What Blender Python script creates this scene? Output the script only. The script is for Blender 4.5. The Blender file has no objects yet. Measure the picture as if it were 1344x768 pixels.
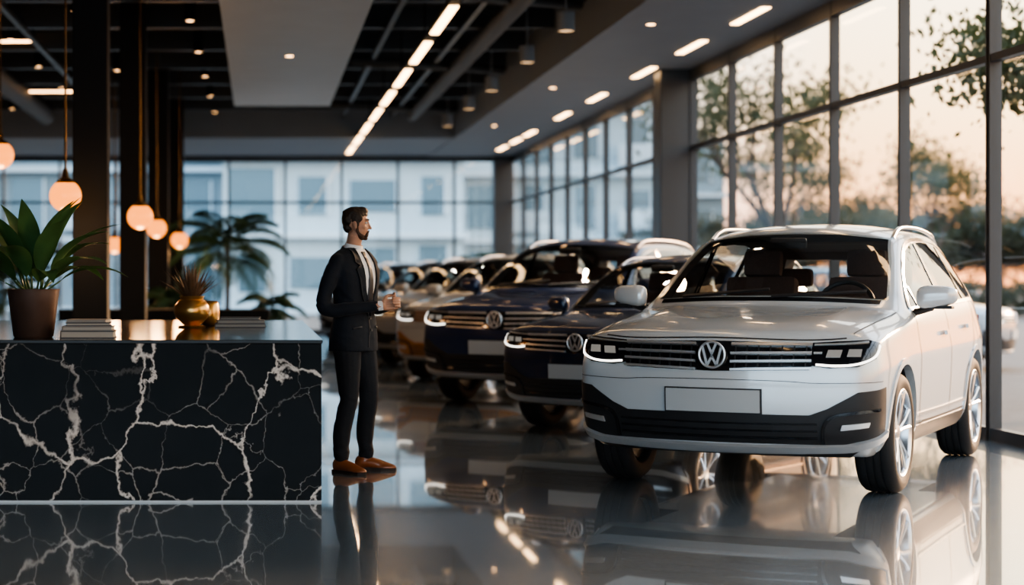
import bpy, bmesh, math, random
from mathutils import Vector, Matrix, Euler, noise as mnoise
from mathutils.bvhtree import BVHTree
random.seed(7)
sc=bpy.context.scene
F=2400.0; H=1.336
# ---------------------------------------------------------------- materials
def nodes(name):
    m=bpy.data.materials.new(name); m.use_nodes=True
    return m,m.node_tree.nodes,m.node_tree.links
def pm(name,col,rough=.5,metal=0,coat=0,emit=None,es=0,noise=0,nscale=20,bump=0,spec=.5,sheen=0,trans=0):
    m,n,l=nodes(name); b=n['Principled BSDF']
    b.inputs['Base Color'].default_value=(*col,1); b.inputs['Roughness'].default_value=rough
    b.inputs['Metallic'].default_value=metal; b.inputs['Coat Weight'].default_value=coat
    b.inputs['Coat Roughness'].default_value=.03; b.inputs['Specular IOR Level'].default_value=spec
    b.inputs['Sheen Weight'].default_value=sheen
    if emit: b.inputs['Emission Color'].default_value=(*emit,1); b.inputs['Emission Strength'].default_value=es
    if noise or bump:
        t=n.new('ShaderNodeTexCoord'); x=n.new('ShaderNodeTexNoise'); x.inputs['Scale'].default_value=nscale
        x.inputs['Detail'].default_value=5
        l.new(t.outputs['Object'],x.inputs['Vector'])
        if noise:
            r=n.new('ShaderNodeMixRGB'); r.blend_type='MIX'
            r.inputs[1].default_value=(*[c*(1-noise) for c in col],1); r.inputs[2].default_value=(*[min(1,c*(1+noise)) for c in col],1)
            l.new(x.outputs['Fac'],r.inputs[0]); l.new(r.outputs[0],b.inputs['Base Color'])
        if bump:
            bp=n.new('ShaderNodeBump'); bp.inputs['Strength'].default_value=bump; bp.inputs['Distance'].default_value=.01
            l.new(x.outputs['Fac'],bp.inputs['Height']); l.new(bp.outputs[0],b.inputs['Normal'])
    if trans:
        tr=n.new('ShaderNodeBsdfTranslucent'); tr.inputs[0].default_value=(*[min(1,c*1.5) for c in col],1)
        mx=n.new('ShaderNodeMixShader'); mx.inputs[0].default_value=trans
        l.new(b.outputs[0],mx.inputs[1]); l.new(tr.outputs[0],mx.inputs[2]); l.new(mx.outputs[0],n['Material Output'].inputs['Surface'])
    return m
def glassmat(name,tint,f0=.04,fm=.9):
    m,n,l=nodes(name); n.remove(n['Principled BSDF'])
    o=n['Material Output']; t=n.new('ShaderNodeBsdfTransparent'); t.inputs[0].default_value=(*tint,1)
    g=n.new('ShaderNodeBsdfGlossy'); g.inputs['Roughness'].default_value=.01; g.inputs['Color'].default_value=(1,1,1,1)
    ge=n.new('ShaderNodeNewGeometry'); dt=n.new('ShaderNodeVectorMath'); dt.operation='DOT_PRODUCT'
    l.new(ge.outputs['Normal'],dt.inputs[0]); l.new(ge.outputs['Incoming'],dt.inputs[1])
    def mth(op,a,b=None):
        q=n.new('ShaderNodeMath'); q.operation=op
        for i,x in enumerate((a,b)):
            if x is None: continue
            if isinstance(x,(int,float)): q.inputs[i].default_value=x
            else: l.new(x,q.inputs[i])
        return q.outputs[0]
    a=mth('ABSOLUTE',dt.outputs['Value']); a=mth('SUBTRACT',1.0,a); a=mth('POWER',a,5.0); a=mth('MULTIPLY',a,fm-f0); a=mth('ADD',a,f0)
    mx=n.new('ShaderNodeMixShader'); l.new(a,mx.inputs[0]); l.new(t.outputs[0],mx.inputs[1]); l.new(g.outputs[0],mx.inputs[2])
    l.new(mx.outputs[0],o.inputs['Surface']); return m
M={}
M['chrome']=pm('chrome',(.80,.81,.83),.16,1)
M['bars']=pm('satin_chrome',(.85,.86,.88),.38,.85)
M['blade']=pm('silver_trim',(.55,.56,.57),.35,.4)
M['alu']=pm('aluminium',(.62,.63,.65),.28,1)
M['blackgloss']=pm('black_gloss',(.008,.008,.01),.12,0,.5)
M['slab']=pm('dark_stone_top',(.02,.022,.025),.10,spec=.4)
M['plastic']=pm('black_plastic',(.018,.018,.02),.5,bump=.1,nscale=300)
M['liner']=pm('cabin_lining',(.09,.08,.075),.8)
M['rubber']=pm('rubber',(.014,.014,.015),.7,bump=.2,nscale=120)
M['fabric']=pm('seat_fabric',(.10,.06,.05),.8,noise=.3,nscale=60)
M['plate']=pm('plate',(.50,.52,.53),.45)
M['lamp']=pm('headlamp_led',(1,1,1),.3,emit=(1,.95,.85),es=2.2)
M['fog']=pm('lamp_lens',(.16,.16,.17),.12,.2,1,emit=(1,.93,.8),es=.12)
M['tail']=pm('tail_red',(.4,.01,.01),.2,coat=1)
M['carglass']=glassmat('car_glass',(.74,.77,.77),.06,1)
M['pane']=glassmat('window_pane',(.95,.97,.98),.03,.8)
M['frame']=pm('window_frame',(.045,.052,.06),.4,.3)
M['dark']=pm('dark_ceiling',(.014,.017,.022),.7,noise=.2,nscale=3)
M['soffit']=pm('soffit_paint',(.21,.24,.275),.6,noise=.08,nscale=2)
M['panel']=pm('ceiling_panel',(.36,.41,.46),.45,noise=.08,nscale=2)
M['wall']=pm('wall_paint',(.05,.055,.06),.6,noise=.1,nscale=3)
M['black']=pm('column_black',(.004,.005,.006),.6,spec=.25)
M['led']=pm('led_warm',(1,.8,.5),.5,emit=(1,.60,.28),es=7)
M['led2']=pm('downlight_glow',(1,.8,.5),.5,emit=(1,.55,.25),es=8)
M['globe']=pm('globe_glass',(.02,.008,.003),.3,emit=(1,.27,.03),es=1.7)
M['brass']=pm('brass',(.65,.42,.2),.25,1)
M['gold']=pm('gold_ceramic',(.66,.38,.13),.28,.85,noise=.15,nscale=12)
M['copperpot']=pm('dark_pot',(.13,.085,.07),.35,.5,noise=.3,nscale=8)
M['leaf']=pm('leaf_green',(.05,.125,.045),.42,noise=.45,nscale=9,trans=.2)
M['leaf2']=pm('palm_green',(.03,.075,.045),.5,noise=.4,nscale=9,trans=.2)
M['leaf3']=pm('tree_leaf',(.045,.05,.016),.7,noise=.4,nscale=3,trans=.35)
M['hedge']=pm('hazy_tree_leaf',(.05,.052,.028),.8,noise=.3,nscale=2,trans=.3)
M['bark']=pm('bark',(.06,.045,.035),.9,noise=.4,nscale=8,bump=.4)
M['soil']=pm('soil',(.03,.02,.015),.9)
M['succ']=pm('succulent',(.16,.10,.06),.6,noise=.4,nscale=30)
M['suit']=pm('suit_wool',(.007,.011,.019),.8,noise=.25,nscale=120,bump=.15,sheen=.05,spec=.3)
M['trouser']=pm('trouser_wool',(.011,.014,.020),.8,noise=.25,nscale=120,bump=.15,sheen=.05,spec=.3)
M['shirt']=pm('shirt_cotton',(.76,.79,.84),.7)
M['tie']=pm('tie_silk',(.008,.010,.018),.4)
M['skin']=pm('skin',(.46,.25,.165),.5,noise=.08,nscale=30)
M['hair']=pm('hair_brown',(.022,.013,.008),.6,noise=.4,nscale=60,bump=.6)
M['beard']=pm('beard_stubble',(.065,.036,.023),.8,noise=.5,nscale=150,bump=.5)
M['eye']=pm('eye_white',(.6,.6,.6),.2)
M['shoe']=pm('shoe_leather',(.24,.08,.03),.3,coat=.4)
M['sole']=pm('shoe_sole',(.02,.012,.01),.6)
M['book1']=pm('book_dark',(.05,.05,.055),.5); M['book2']=pm('book_grey',(.2,.19,.18),.6); M['paper']=pm('paper',(.4,.38,.34),.8)
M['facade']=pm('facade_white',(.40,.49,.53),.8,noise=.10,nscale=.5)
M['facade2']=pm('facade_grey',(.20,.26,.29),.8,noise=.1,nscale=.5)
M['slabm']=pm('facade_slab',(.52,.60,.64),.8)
M['bglass']=pm('building_glass',(.08,.14,.17),.2,.1)
M['ground']=pm('ground_paving',(.08,.085,.08),.85,noise=.2,nscale=.6)
M['trimlight']=pm('steel_trim',(.30,.29,.28),.4,.5)
# marble
def marble():
    m,n,l=nodes('black_marble'); b=n['Principled BSDF']
    t=n.new('ShaderNodeTexCoord')
    def vein(scale,wid,dist,loc,rs,f0,f1):
        mp=n.new('ShaderNodeMapping'); mp.inputs['Location'].default_value=loc; mp.inputs['Rotation'].default_value=(.3,rs,.2)
        mp.inputs['Scale'].default_value=(1,1,.85)
        l.new(t.outputs['Object'],mp.inputs[0])
        ns=n.new('ShaderNodeTexNoise'); ns.inputs['Scale'].default_value=2.4; ns.inputs['Detail'].default_value=7; ns.inputs['Roughness'].default_value=.58
        l.new(mp.outputs[0],ns.inputs['Vector'])
        sb=n.new('ShaderNodeVectorMath'); sb.operation='SUBTRACT'; sb.inputs[1].default_value=(.5,.5,.5); l.new(ns.outputs['Color'],sb.inputs[0])
        sc_=n.new('ShaderNodeVectorMath'); sc_.operation='SCALE'; sc_.inputs['Scale'].default_value=dist; l.new(sb.outputs[0],sc_.inputs[0])
        ad=n.new('ShaderNodeVectorMath'); l.new(mp.outputs[0],ad.inputs[0]); l.new(sc_.outputs[0],ad.inputs[1])
        v=n.new('ShaderNodeTexVoronoi'); v.feature='DISTANCE_TO_EDGE'; v.inputs['Scale'].default_value=scale; l.new(ad.outputs[0],v.inputs['Vector'])
        wn=n.new('ShaderNodeTexNoise'); wn.inputs['Scale'].default_value=2.6; wn.inputs['Detail'].default_value=4; l.new(mp.outputs[0],wn.inputs['Vector'])
        wr=n.new('ShaderNodeMapRange'); wr.inputs[1].default_value=.40; wr.inputs[2].default_value=.70; wr.inputs[3].default_value=wid*.22; wr.inputs[4].default_value=wid
        l.new(wn.outputs['Fac'],wr.inputs[0])
        dv=n.new('ShaderNodeMath'); dv.operation='DIVIDE'; l.new(v.outputs['Distance'],dv.inputs[0]); l.new(wr.outputs[0],dv.inputs[1])
        r=n.new('ShaderNodeMapRange'); r.inputs[1].default_value=.2; r.inputs[2].default_value=1.0; r.inputs[3].default_value=1; r.inputs[4].default_value=0
        l.new(dv.outputs[0],r.inputs[0])
        fn=n.new('ShaderNodeTexNoise'); fn.inputs['Scale'].default_value=1.7; fn.inputs['Detail'].default_value=3
        ml=n.new('ShaderNodeMapping'); ml.inputs['Location'].default_value=(5,3,8); l.new(mp.outputs[0],ml.inputs[0]); l.new(ml.outputs[0],fn.inputs['Vector'])
        fr=n.new('ShaderNodeMapRange'); fr.inputs[1].default_value=f0; fr.inputs[2].default_value=f1; fr.inputs[3].default_value=.18; fr.inputs[4].default_value=1; l.new(fn.outputs['Fac'],fr.inputs[0])
        mm=n.new('ShaderNodeMath'); mm.operation='MULTIPLY'; l.new(r.outputs[0],mm.inputs[0]); l.new(fr.outputs[0],mm.inputs[1]); return mm.outputs[0]
    a=vein(1.6,.032,.42,(3.1,1.2,.4),.5,.36,.50); c=vein(3.4,.026,.28,(0.7,2.4,1.9),-.6,.40,.58)
    s=n.new('ShaderNodeMath'); s.operation='MULTIPLY'; s.inputs[1].default_value=.5; l.new(c,s.inputs[0])
    mxm=n.new('ShaderNodeMath'); mxm.operation='MAXIMUM'; l.new(a,mxm.inputs[0]); l.new(s.outputs[0],mxm.inputs[1])
    cl=n.new('ShaderNodeTexNoise'); cl.inputs['Scale'].default_value=3; cl.inputs['Detail'].default_value=6; l.new(t.outputs['Object'],cl.inputs['Vector'])
    cr=n.new('ShaderNodeMixRGB'); cr.inputs[1].default_value=(.0006,.0006,.0006,1); cr.inputs[2].default_value=(.007,.0062,.006,1); l.new(cl.outputs['Fac'],cr.inputs[0])
    mx=n.new('ShaderNodeMixRGB'); l.new(mxm.outputs[0],mx.inputs[0]); l.new(cr.outputs[0],mx.inputs[1]); mx.inputs[2].default_value=(.66,.62,.59,1)
    l.new(mx.outputs[0],b.inputs['Base Color']); b.inputs['Roughness'].default_value=.2; b.inputs['Specular IOR Level'].default_value=.06
    return m
M['marble']=marble()
def floormat():
    m,n,l=nodes('polished_floor'); b=n['Principled BSDF']; t=n.new('ShaderNodeTexCoord')
    br=n.new('ShaderNodeTexBrick'); br.offset=0; br.inputs['Scale'].default_value=1
    br.inputs['Brick Width'].default_value=1.5; br.inputs['Row Height'].default_value=1.5; br.inputs['Mortar Size'].default_value=.004
    br.inputs['Color1'].default_value=(.19,.25,.31,1); br.inputs['Color2'].default_value=(.21,.27,.33,1); br.inputs['Mortar'].default_value=(.09,.11,.13,1)
    l.new(t.outputs['Object'],br.inputs['Vector'])
    ns=n.new('ShaderNodeTexNoise'); ns.inputs['Scale'].default_value=1.1; ns.inputs['Detail'].default_value=6; l.new(t.outputs['Object'],ns.inputs['Vector'])
    mx=n.new('ShaderNodeMixRGB'); mx.blend_type='MULTIPLY'; mx.inputs[0].default_value=.4; l.new(br.outputs['Color'],mx.inputs[1]); l.new(ns.outputs['Fac'],mx.inputs[2])
    l.new(mx.outputs[0],b.inputs['Base Color'])
    b.inputs['Roughness'].default_value=.22; b.inputs['Specular IOR Level'].default_value=.5
    rr=n.new('ShaderNodeMapRange'); rr.inputs[3].default_value=.01; rr.inputs[4].default_value=.045; l.new(ns.outputs['Fac'],rr.inputs[0]); l.new(rr.outputs[0],b.inputs['Coat Roughness'])
    b.inputs['Coat Weight'].default_value=1.0; b.inputs['Coat IOR'].default_value=1.6
    return m
M['floor']=floormat()
# ---------------------------------------------------------------- helpers
def link(o,parent=None):
    sc.collection.objects.link(o)
    if parent: o.parent=parent
    return o
def empty(name,loc=(0,0,0),rz=0,s=1):
    e=bpy.data.objects.new(name,None); e.empty_display_size=.2; e.location=loc; e.rotation_euler=(0,0,rz); e.scale=(s,s,s); return link(e)
def fin(bm,name,mats,parent=None,smooth=False,angle=None,loc=(0,0,0),rot=(0,0,0)):
    me=bpy.data.meshes.new(name); bm.to_mesh(me); bm.free()
    return mobj(me,name,mats,parent,smooth,angle,loc,rot)
def mobj(me,name,mats,parent=None,smooth=False,angle=None,loc=(0,0,0),rot=(0,0,0)):
    if not isinstance(mats,(list,tuple)): mats=[mats]
    if len(me.materials)==0:
        for m in mats: me.materials.append(m)
    if smooth or angle:
        me.polygons.foreach_set('use_smooth',[True]*len(me.polygons))
        if angle: me.set_sharp_from_angle(angle=math.radians(angle))
    o=bpy.data.objects.new(name,me); o.location=loc; o.rotation_euler=rot
    return link(o,parent)
def bbox(bm,c,s,mi=0,bev=0,rot=None):
    mt=Matrix.Translation(c)@(rot.to_matrix().to_4x4() if rot else Matrix())@Matrix.Diagonal((*s,1))
    r=bmesh.ops.create_cube(bm,size=1,matrix=mt); vs=r['verts']
    fs=set(f for v in vs for f in v.link_faces)
    for f in fs: f.material_index=mi
    if bev:
        es=list(set(e for v in vs for e in v.link_edges))
        rr=bmesh.ops.bevel(bm,geom=es,offset=bev,segments=2,affect='EDGES',profile=.6)
        for f in rr['faces']: f.material_index=mi
def lathe(bm,prof,seg=32,mi=0,mat=Matrix(),axis='Z'):
    rings=[]
    for (r,z) in prof:
        ring=[]
        for i in range(seg):
            a=2*math.pi*i/seg
            p=Vector((r*math.cos(a),r*math.sin(a),z)) if axis=='Z' else Vector((z,r*math.cos(a),r*math.sin(a)))
            ring.append(bm.verts.new(mat@p))
        rings.append(ring)
    for a,b in zip(rings,rings[1:]):
        for i in range(seg):
            f=bm.faces.new((a[i],a[(i+1)%seg],b[(i+1)%seg],b[i])); f.material_index=mi
    return rings
def catm(pts,n=4):
    out=[]; P=[tuple(p) for p in pts]; P=[P[0]]+P+[P[-1]]
    for i in range(1,len(P)-2):
        for s in range(n):
            t=s/n; o=[]
            for a,b,c,d in zip(P[i-1],P[i],P[i+1],P[i+2]):
                o.append(.5*(2*b+(c-a)*t+(2*a-5*b+4*c-d)*t*t+(-a+3*b-3*c+d)*t**3))
            out.append(tuple(o))
    out.append(P[-2]); return out
def tube(bm,pts,rads,seg=8,mi=0,caps=True,ell=None,refv=None):
    """rads per point number or (a,b)"""
    pts=[Vector(p) for p in pts]; rings=[]; n=None
    for i,p in enumerate(pts):
        d=(pts[min(i+1,len(pts)-1)]-pts[max(i-1,0)]).normalized()
        if n is None:
            r0=Vector(refv) if refv else (Vector((0,0,1)) if abs(d.z)<.9 else Vector((1,0,0)))
            n=(r0-d*r0.dot(d)).normalized()
        else: n=(n-d*n.dot(d)).normalized()
        b=d.cross(n); r=rads[i]; ra,rb=(r if isinstance(r,(tuple,list)) else (r,r))
        rings.append([bm.verts.new(p+n*ra*math.cos(2*math.pi*k/seg)+b*rb*math.sin(2*math.pi*k/seg)) for k in range(seg)])
    for a,b in zip(rings,rings[1:]):
        for k in range(seg):
            f=bm.faces.new((a[k],a[(k+1)%seg],b[(k+1)%seg],b[k])); f.material_index=mi
    if caps:
        bm.faces.new(rings[0][::-1]).material_index=mi; bm.faces.new(rings[-1]).material_index=mi
def ell(bm,c,r,rot=None,u=16,v=10):
    mt=Matrix.Translation(c)@(rot.to_matrix().to_4x4() if rot else Matrix())@Matrix.Diagonal((*r,1))
    bmesh.ops.create_uvsphere(bm,u_segments=u,v_segments=v,radius=1,matrix=mt)
def limb(bm,pts,rads,seg=14,n=4):
    q=catm([(*p,r) for p,r in zip(pts,rads)],n)
    tube(bm,[a[:3] for a in q],[a[3] for a in q],seg)
    ell(bm,pts[0],(rads[0],)*3); ell(bm,pts[-1],(rads[-1],)*3)
def evalmesh(o):
    dg=bpy.context.evaluated_depsgraph_get(); dg.update()
    me=bpy.data.meshes.new_from_object(o.evaluated_get(dg)); return me
def blob(bm,name,mats,parent,voxel=.01,smooth=4,loc=(0,0,0),rot=(0,0,0),post=None):
    bmesh.ops.recalc_face_normals(bm,faces=bm.faces)
    me=bpy.data.meshes.new('t'); bm.to_mesh(me); bm.free(); o=link(bpy.data.objects.new('t',me))
    r=o.modifiers.new('r','REMESH'); r.mode='VOXEL'; r.voxel_size=voxel
    s=o.modifiers.new('s','SMOOTH'); s.iterations=smooth; s.factor=.5
    m2=evalmesh(o); bpy.data.objects.remove(o); m2.name=name
    if post: post(m2)
    m2.materials.clear()
    return mobj(m2,name,mats,parent,smooth=True,loc=loc,rot=rot)
def projpanel(bm,bvh,poly,o_fn,off=.004,skirt=.012,cell=.035,mi=0):
    b2=bmesh.new(); vs=[b2.verts.new((p[0],p[1],0)) for p in poly]; f=b2.faces.new(vs)
    bmesh.ops.triangulate(b2,faces=[f])
    us=[p[0] for p in poly]; ws=[p[1] for p in poly]
    for ax,arr in ((0,us),(1,ws)):
        a=min(arr)+cell*.5
        while a<max(arr):
            co=(a,0,0) if ax==0 else (0,a,0); no=(1,0,0) if ax==0 else (0,1,0)
            bmesh.ops.bisect_plane(b2,geom=b2.verts[:]+b2.edges[:]+b2.faces[:],plane_co=co,plane_no=no); a+=cell
    bmesh.ops.remove_doubles(b2,verts=b2.verts,dist=1e-5)
    mp={}; nm={}
    for v in b2.verts:
        o,d=o_fn(v.co.x,v.co.y); h=bvh.ray_cast(Vector(o),Vector(d))
        if h[0] is None: h=bvh.find_nearest(Vector(o)+Vector(d)*2.2)
        mp[v]=bm.verts.new(h[0]+h[1]*off); nm[v]=(h[0],h[1])
    for f in b2.faces:
        try: nf=bm.faces.new([mp[v] for v in f.verts])
        except ValueError: continue
        nf.material_index=mi; nf.normal_update()
        if nf.normal.dot(nm[f.verts[0]][1])<0: nf.normal_flip()
        nf.smooth=True
    if skirt:
        lo={}
        for e in b2.edges:
            if len(e.link_faces)==1:
                a,b=e.verts
                for v in (a,b):
                    if v not in lo: lo[v]=bm.verts.new(nm[v][0]+nm[v][1]*(off-skirt))
                try: bm.faces.new((mp[a],mp[b],lo[b],lo[a])).material_index=mi
                except ValueError: pass
    b2.free()
def strip(pts,w,n=6):
    q=catm(pts,n); L=[];R=[]
    for i,p in enumerate(q):
        a=Vector(q[max(i-1,0)]); b=Vector(q[min(i+1,len(q)-1)]); d=(b-a).normalized(); nn=Vector((-d.y,d.x))*w/2
        L.append((p[0]+nn.x,p[1]+nn.y)); R.append((p[0]-nn.x,p[1]-nn.y))
    return L+R[::-1]
# ---------------------------------------------------------------- CAR
FR=[0,.36,.70,1.0]
def low(x0=.82,x1=.90,x2=.918,x3=.925,z3=.80): return [(x0,.24),(x1,.34),(x2,.56),(x3,z3)]
ST=[
 dict(y=-2.03,sd=[(.79,.25),(.875,.36),(.90,.56),(.90,.76),(.88,.900),(.79,.965)],tz=[.982,.984,.988],bow=.21,yk=[.12,.03,0,0,.03,.10]),
 dict(y=-1.76,sd=[(.82,.24),(.905,.36),(.92,.56),(.922,.77),(.89,.955),(.785,1.01)],tz=[1.038,1.034,1.040],bow=.13),
 dict(y=-1.36,sd=low()[:3]+[(.930,.79),(.90,1.005),(.79,1.055)],tz=[1.086,1.082,1.088],bow=.09),
 dict(y=-1.02,sd=low()[:3]+[(.927,.81),(.90,1.035),(.805,1.085)],tz=[1.120,1.122,1.128],bow=.13),
 dict(y=-.86,sd=low()[:3]+[(.927,.815),(.89,1.040),(.785,1.155)],tz=[1.180,1.195,1.20],bow=.16),
 dict(y=-.50,sd=low()[:3]+[(.925,.82),(.89,1.045),(.725,1.375)],tz=[1.415,1.435,1.445],bow=.17),
 dict(y=-.12,sd=low()[:3]+[(.925,.82),(.89,1.05),(.665,1.57)],tz=[1.615,1.633,1.64],bow=.15),
 dict(y=.30,sd=low()[:3]+[(.925,.825),(.89,1.06),(.65,1.605)],tz=[1.655,1.678,1.685],bow=.05),
 dict(y=.90,sd=low()[:3]+[(.928,.83),(.89,1.08),(.64,1.605)],tz=[1.655,1.678,1.685],bow=0),
 dict(y=1.34,sd=low()[:3]+[(.930,.84),(.885,1.10),(.62,1.585)],tz=[1.63,1.655,1.662],bow=-.02),
 dict(y=1.78,sd=[(.80,.25),(.88,.35),(.905,.56),(.91,.85),(.85,1.12),(.585,1.54)],tz=[1.585,1.60,1.608],bow=-.05),
 dict(y=2.10,sd=[(.76,.27),(.83,.37),(.85,.56),(.84,.86),(.77,1.13),(.53,1.48)],tz=[1.51,1.525,1.53],bow=-.12,yk=[-.08,0,.02,0,-.07,-.24]),
]
def carcage():
    bm=bmesh.new(); V={}; J=len(ST)-1
    def get(i,j,k):
        if (i,j,k) in V: return V[(i,j,k)]
        s=ST[j]; a=abs(i); f=FR[a]; x,z=s['sd'][k]; y=s['y']+(s['yk'][k] if 'yk' in s else 0)
        if a<3:
            x*=f; bw=s['bow'] if (k==5 or j in(0,J)) else 0
            y-=bw*(1-f*f)
            if k==5: z=s['tz'][2-a]
        v=bm.verts.new((x*(1 if i>=0 else -1),y,z)); V[(i,j,k)]=v; return v
    for j in range(J):
        for k in range(5):
            for sgn in(-3,3): bm.faces.new((get(sgn,j,k),get(sgn,j+1,k),get(sgn,j+1,k+1),get(sgn,j,k+1)))
        for i in range(-3,3):
            for k in(0,5): bm.faces.new((get(i,j,k),get(i+1,j,k),get(i+1,j+1,k),get(i,j+1,k)))
    for j in(0,J):
        for i in range(-3,3):
            for k in range(5): bm.faces.new((get(i,j,k),get(i+1,j,k),get(i+1,j,k+1),get(i,j,k+1)))
    cl=bm.edges.layers.float.new('crease_edge')
    def cr(a,b,w):
        e=bm.edges.get((V[a],V[b]))
        if e: e[cl]=w
    for s in(-3,3):
        for j in range(J):
            cr((s,j,3),(s,j+1,3),.6); cr((s,j,4),(s,j+1,4),.45); cr((s,j,5),(s,j+1,5),.5 if j>3 else .25); cr((s,j,0),(s,j+1,0),.5); cr((s,j,1),(s,j+1,1),.3)
    for s in(-2,2):
        for j in range(3): cr((s,j,5),(s,j+1,5),.6)
    for i in range(-3,3):
        cr((i,0,5),(i+1,0,5),.5); cr((i,3,5),(i+1,3,5),.6); cr((i,J,5),(i+1,J,5),.6); cr((i,J,4),(i+1,J,4),.3); cr((i,0,1),(i+1,0,1),.3)
    for s in(-3,3):
        for k in range(5): cr((s,0,k),(s,0,k+1),.25)
    bmesh.ops.recalc_face_normals(bm,faces=bm.faces)
    return bm
DLO=[(-.74,1.11),(-.46,1.325),(-.14,1.48),(.12,1.53),(.50,1.545),(.95,1.54),(1.32,1.50),(1.60,1.40),(1.66,1.33),(1.50,1.165),(1.30,1.15),(.6,1.135),(-.2,1.12)]
WS=[(-.725,1.16),(-.35,1.18),(0,1.185),(.35,1.18),(.725,1.16),(.665,1.39),(.595,1.555),(.3,1.59),(0,1.595),(-.3,1.59),(-.595,1.555),(-.665,1.39)]
RW=[(-.62,1.17),(.62,1.17),(.52,1.44),(-.52,1.44)]
def prism(poly,axis,a,b):
    bm=bmesh.new()
    def P(u,v,w): return (w,u,v) if axis=='x' else (u,w,v)
    A=[bm.verts.new(P(u,v,a)) for u,v in poly]; B=[bm.verts.new(P(u,v,b)) for u,v in poly]
    bm.faces.new(A); bm.faces.new(B[::-1]); n=len(poly)
    for i in range(n): bm.faces.new((A[i],B[i],B[(i+1)%n],A[(i+1)%n]))
    bmesh.ops.recalc_face_normals(bm,faces=bm.faces); return bm
CAR={}
def build_car():
    cage=carcage(); me=bpy.data.meshes.new('cage'); cage.to_mesh(me); cage.free()
    paint=pm('car_paint_base',(.8,.8,.8)); me.materials.append(paint)
    o=link(bpy.data.objects.new('cage',me)); s=o.modifiers.new('s','SUBSURF'); s.levels=3; s.render_levels=3
    base=evalmesh(o); bpy.data.objects.remove(o)
    bvh=BVHTree.FromPolygons([v.co for v in base.vertices],[tuple(p.vertices) for p in base.polygons])
    body=link(bpy.data.objects.new('bodytmp',base))
    cut=[]
    def addcut(bm,mt='plastic'):
        m=bpy.data.meshes.new('c'); bm.to_mesh(m); bm.free(); m.materials.append(M[mt])
        c=link(bpy.data.objects.new('c',m)); cut.append(c)
        md=body.modifiers.new('b','BOOLEAN'); md.operation='DIFFERENCE'; md.solver='EXACT'; md.object=c
        try: md.material_mode='TRANSFER'
        except Exception as e: print('mm',e)
    bm=bmesh.new()
    for x,y,z in [(.74,-.75,.42),(.74,1.75,.42),(.78,-.80,1.02),(.78,1.80,1.02),(.56,-.10,1.555),(.55,1.60,1.50)]:
        for q in(1,-1): bm.verts.new((x*q,y,z))
    bmesh.ops.convex_hull(bm,input=bm.verts); bmesh.ops.recalc_face_normals(bm,faces=bm.faces); addcut(bm,'liner')
    addcut(prism(DLO,'x',-1.2,1.2)); addcut(prism(WS,'y',-1.5,.1)); addcut(prism(RW,'y',1.4,2.6))
    for yw in(-1.36,1.32):
        for q in(1,-1):
            bm=bmesh.new(); bmesh.ops.create_cone(bm,cap_ends=True,segments=48,radius1=.405,radius2=.405,depth=.5,matrix=Matrix.Translation((q*.83,yw,.375))@Matrix.Rotation(math.pi/2,4,'Y')); addcut(bm)
    fm=evalmesh(body)
    bpy.data.objects.remove(body)
    for c in cut: bpy.data.objects.remove(c)
    fm.polygons.foreach_set('use_smooth',[True]*len(fm.polygons)); fm.set_sharp_from_angle(angle=math.radians(32))
    CAR['body']=(fm,None)
    B={}
    def g(k):
        if k not in B: B[k]=bmesh.new()
        return B[k]
    def Ff(u,v):   # frontal projection that wraps round the front corners
        if abs(u)<=.72: return ((u,-5,v),(0,1,0))
        s=1 if u>0 else -1; a=(abs(u)-.72)*2.6; ox,oy=math.sin(a)*s,-math.cos(a)
        return ((.72*s+3*ox,-1.70+3*oy,v),(-ox,-oy,0))
    Fp=lambda u,v:((u,-5,v),(0,1,0))
    Fr=lambda u,v:((u,5,v),(0,-1,0)); Ft=lambda u,v:((u,v,4),(0,0,-1))
    Sp=lambda u,v:((3,u,v),(-1,0,0)); Sm=lambda u,v:((-3,u,v),(1,0,0))
    def pp(k,poly,view,sym=True,**kw):
        if view=='S':
            projpanel(g(k),bvh,poly,Sp,**kw); projpanel(g(k),bvh,poly,Sm,**kw)
        else:
            fn={'F':Ff,'P':Fp,'R':Fr,'T':Ft}[view]; projpanel(g(k),bvh,poly,fn,**kw)
            if sym: projpanel(g(k),bvh,[(-a,b) for a,b in poly][::-1],fn,**kw)
    # glass
    def grow(P,k):
        cx=sum(p[0] for p in P)/len(P); cy=sum(p[1] for p in P)/len(P)
        return [(p[0]+math.copysign(k,p[0]-cx),p[1]+math.copysign(k*.7,p[1]-cy)) for p in P]
    pp('windshield',grow(WS,.012),'P',False,off=.003,skirt=0,cell=.06)
    pp('side_glass',grow(DLO,.008),'S',off=.002,skirt=0,cell=.08)
    pp('rear_glass',grow(RW,.015),'R',False,off=.003,skirt=0,cell=.08)
    # window trims
    pp('window_trim',strip([(-.80,1.098),(-.2,1.11),(.6,1.125),(1.30,1.14),(1.52,1.155),(1.68,1.32)],.022),'S',off=.010,skirt=.02,cell=.06)
    pp('pillar_trim',strip([(.27,1.12),(.24,1.535)],.075,2),'S',off=.007,skirt=.012,cell=.05)
    pp('pillar_trim',strip([(1.14,1.14),(1.10,1.525)],.06,2),'S',off=.007,skirt=.012,cell=.05)
    pp('pillar_trim',strip([(-.56,1.11),(-.56,1.24)],.03,2),'S',off=.007,skirt=.012,cell=.05)
    top=[(-.80,1.10),(-.47,1.34),(-.15,1.50),(.12,1.548),(.50,1.563),(.95,1.558),(1.33,1.518),(1.62,1.415),(1.69,1.33)]
    pp('pillar_trim',strip(top,.022,3),'S',off=.006,skirt=.012,cell=.05)
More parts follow.
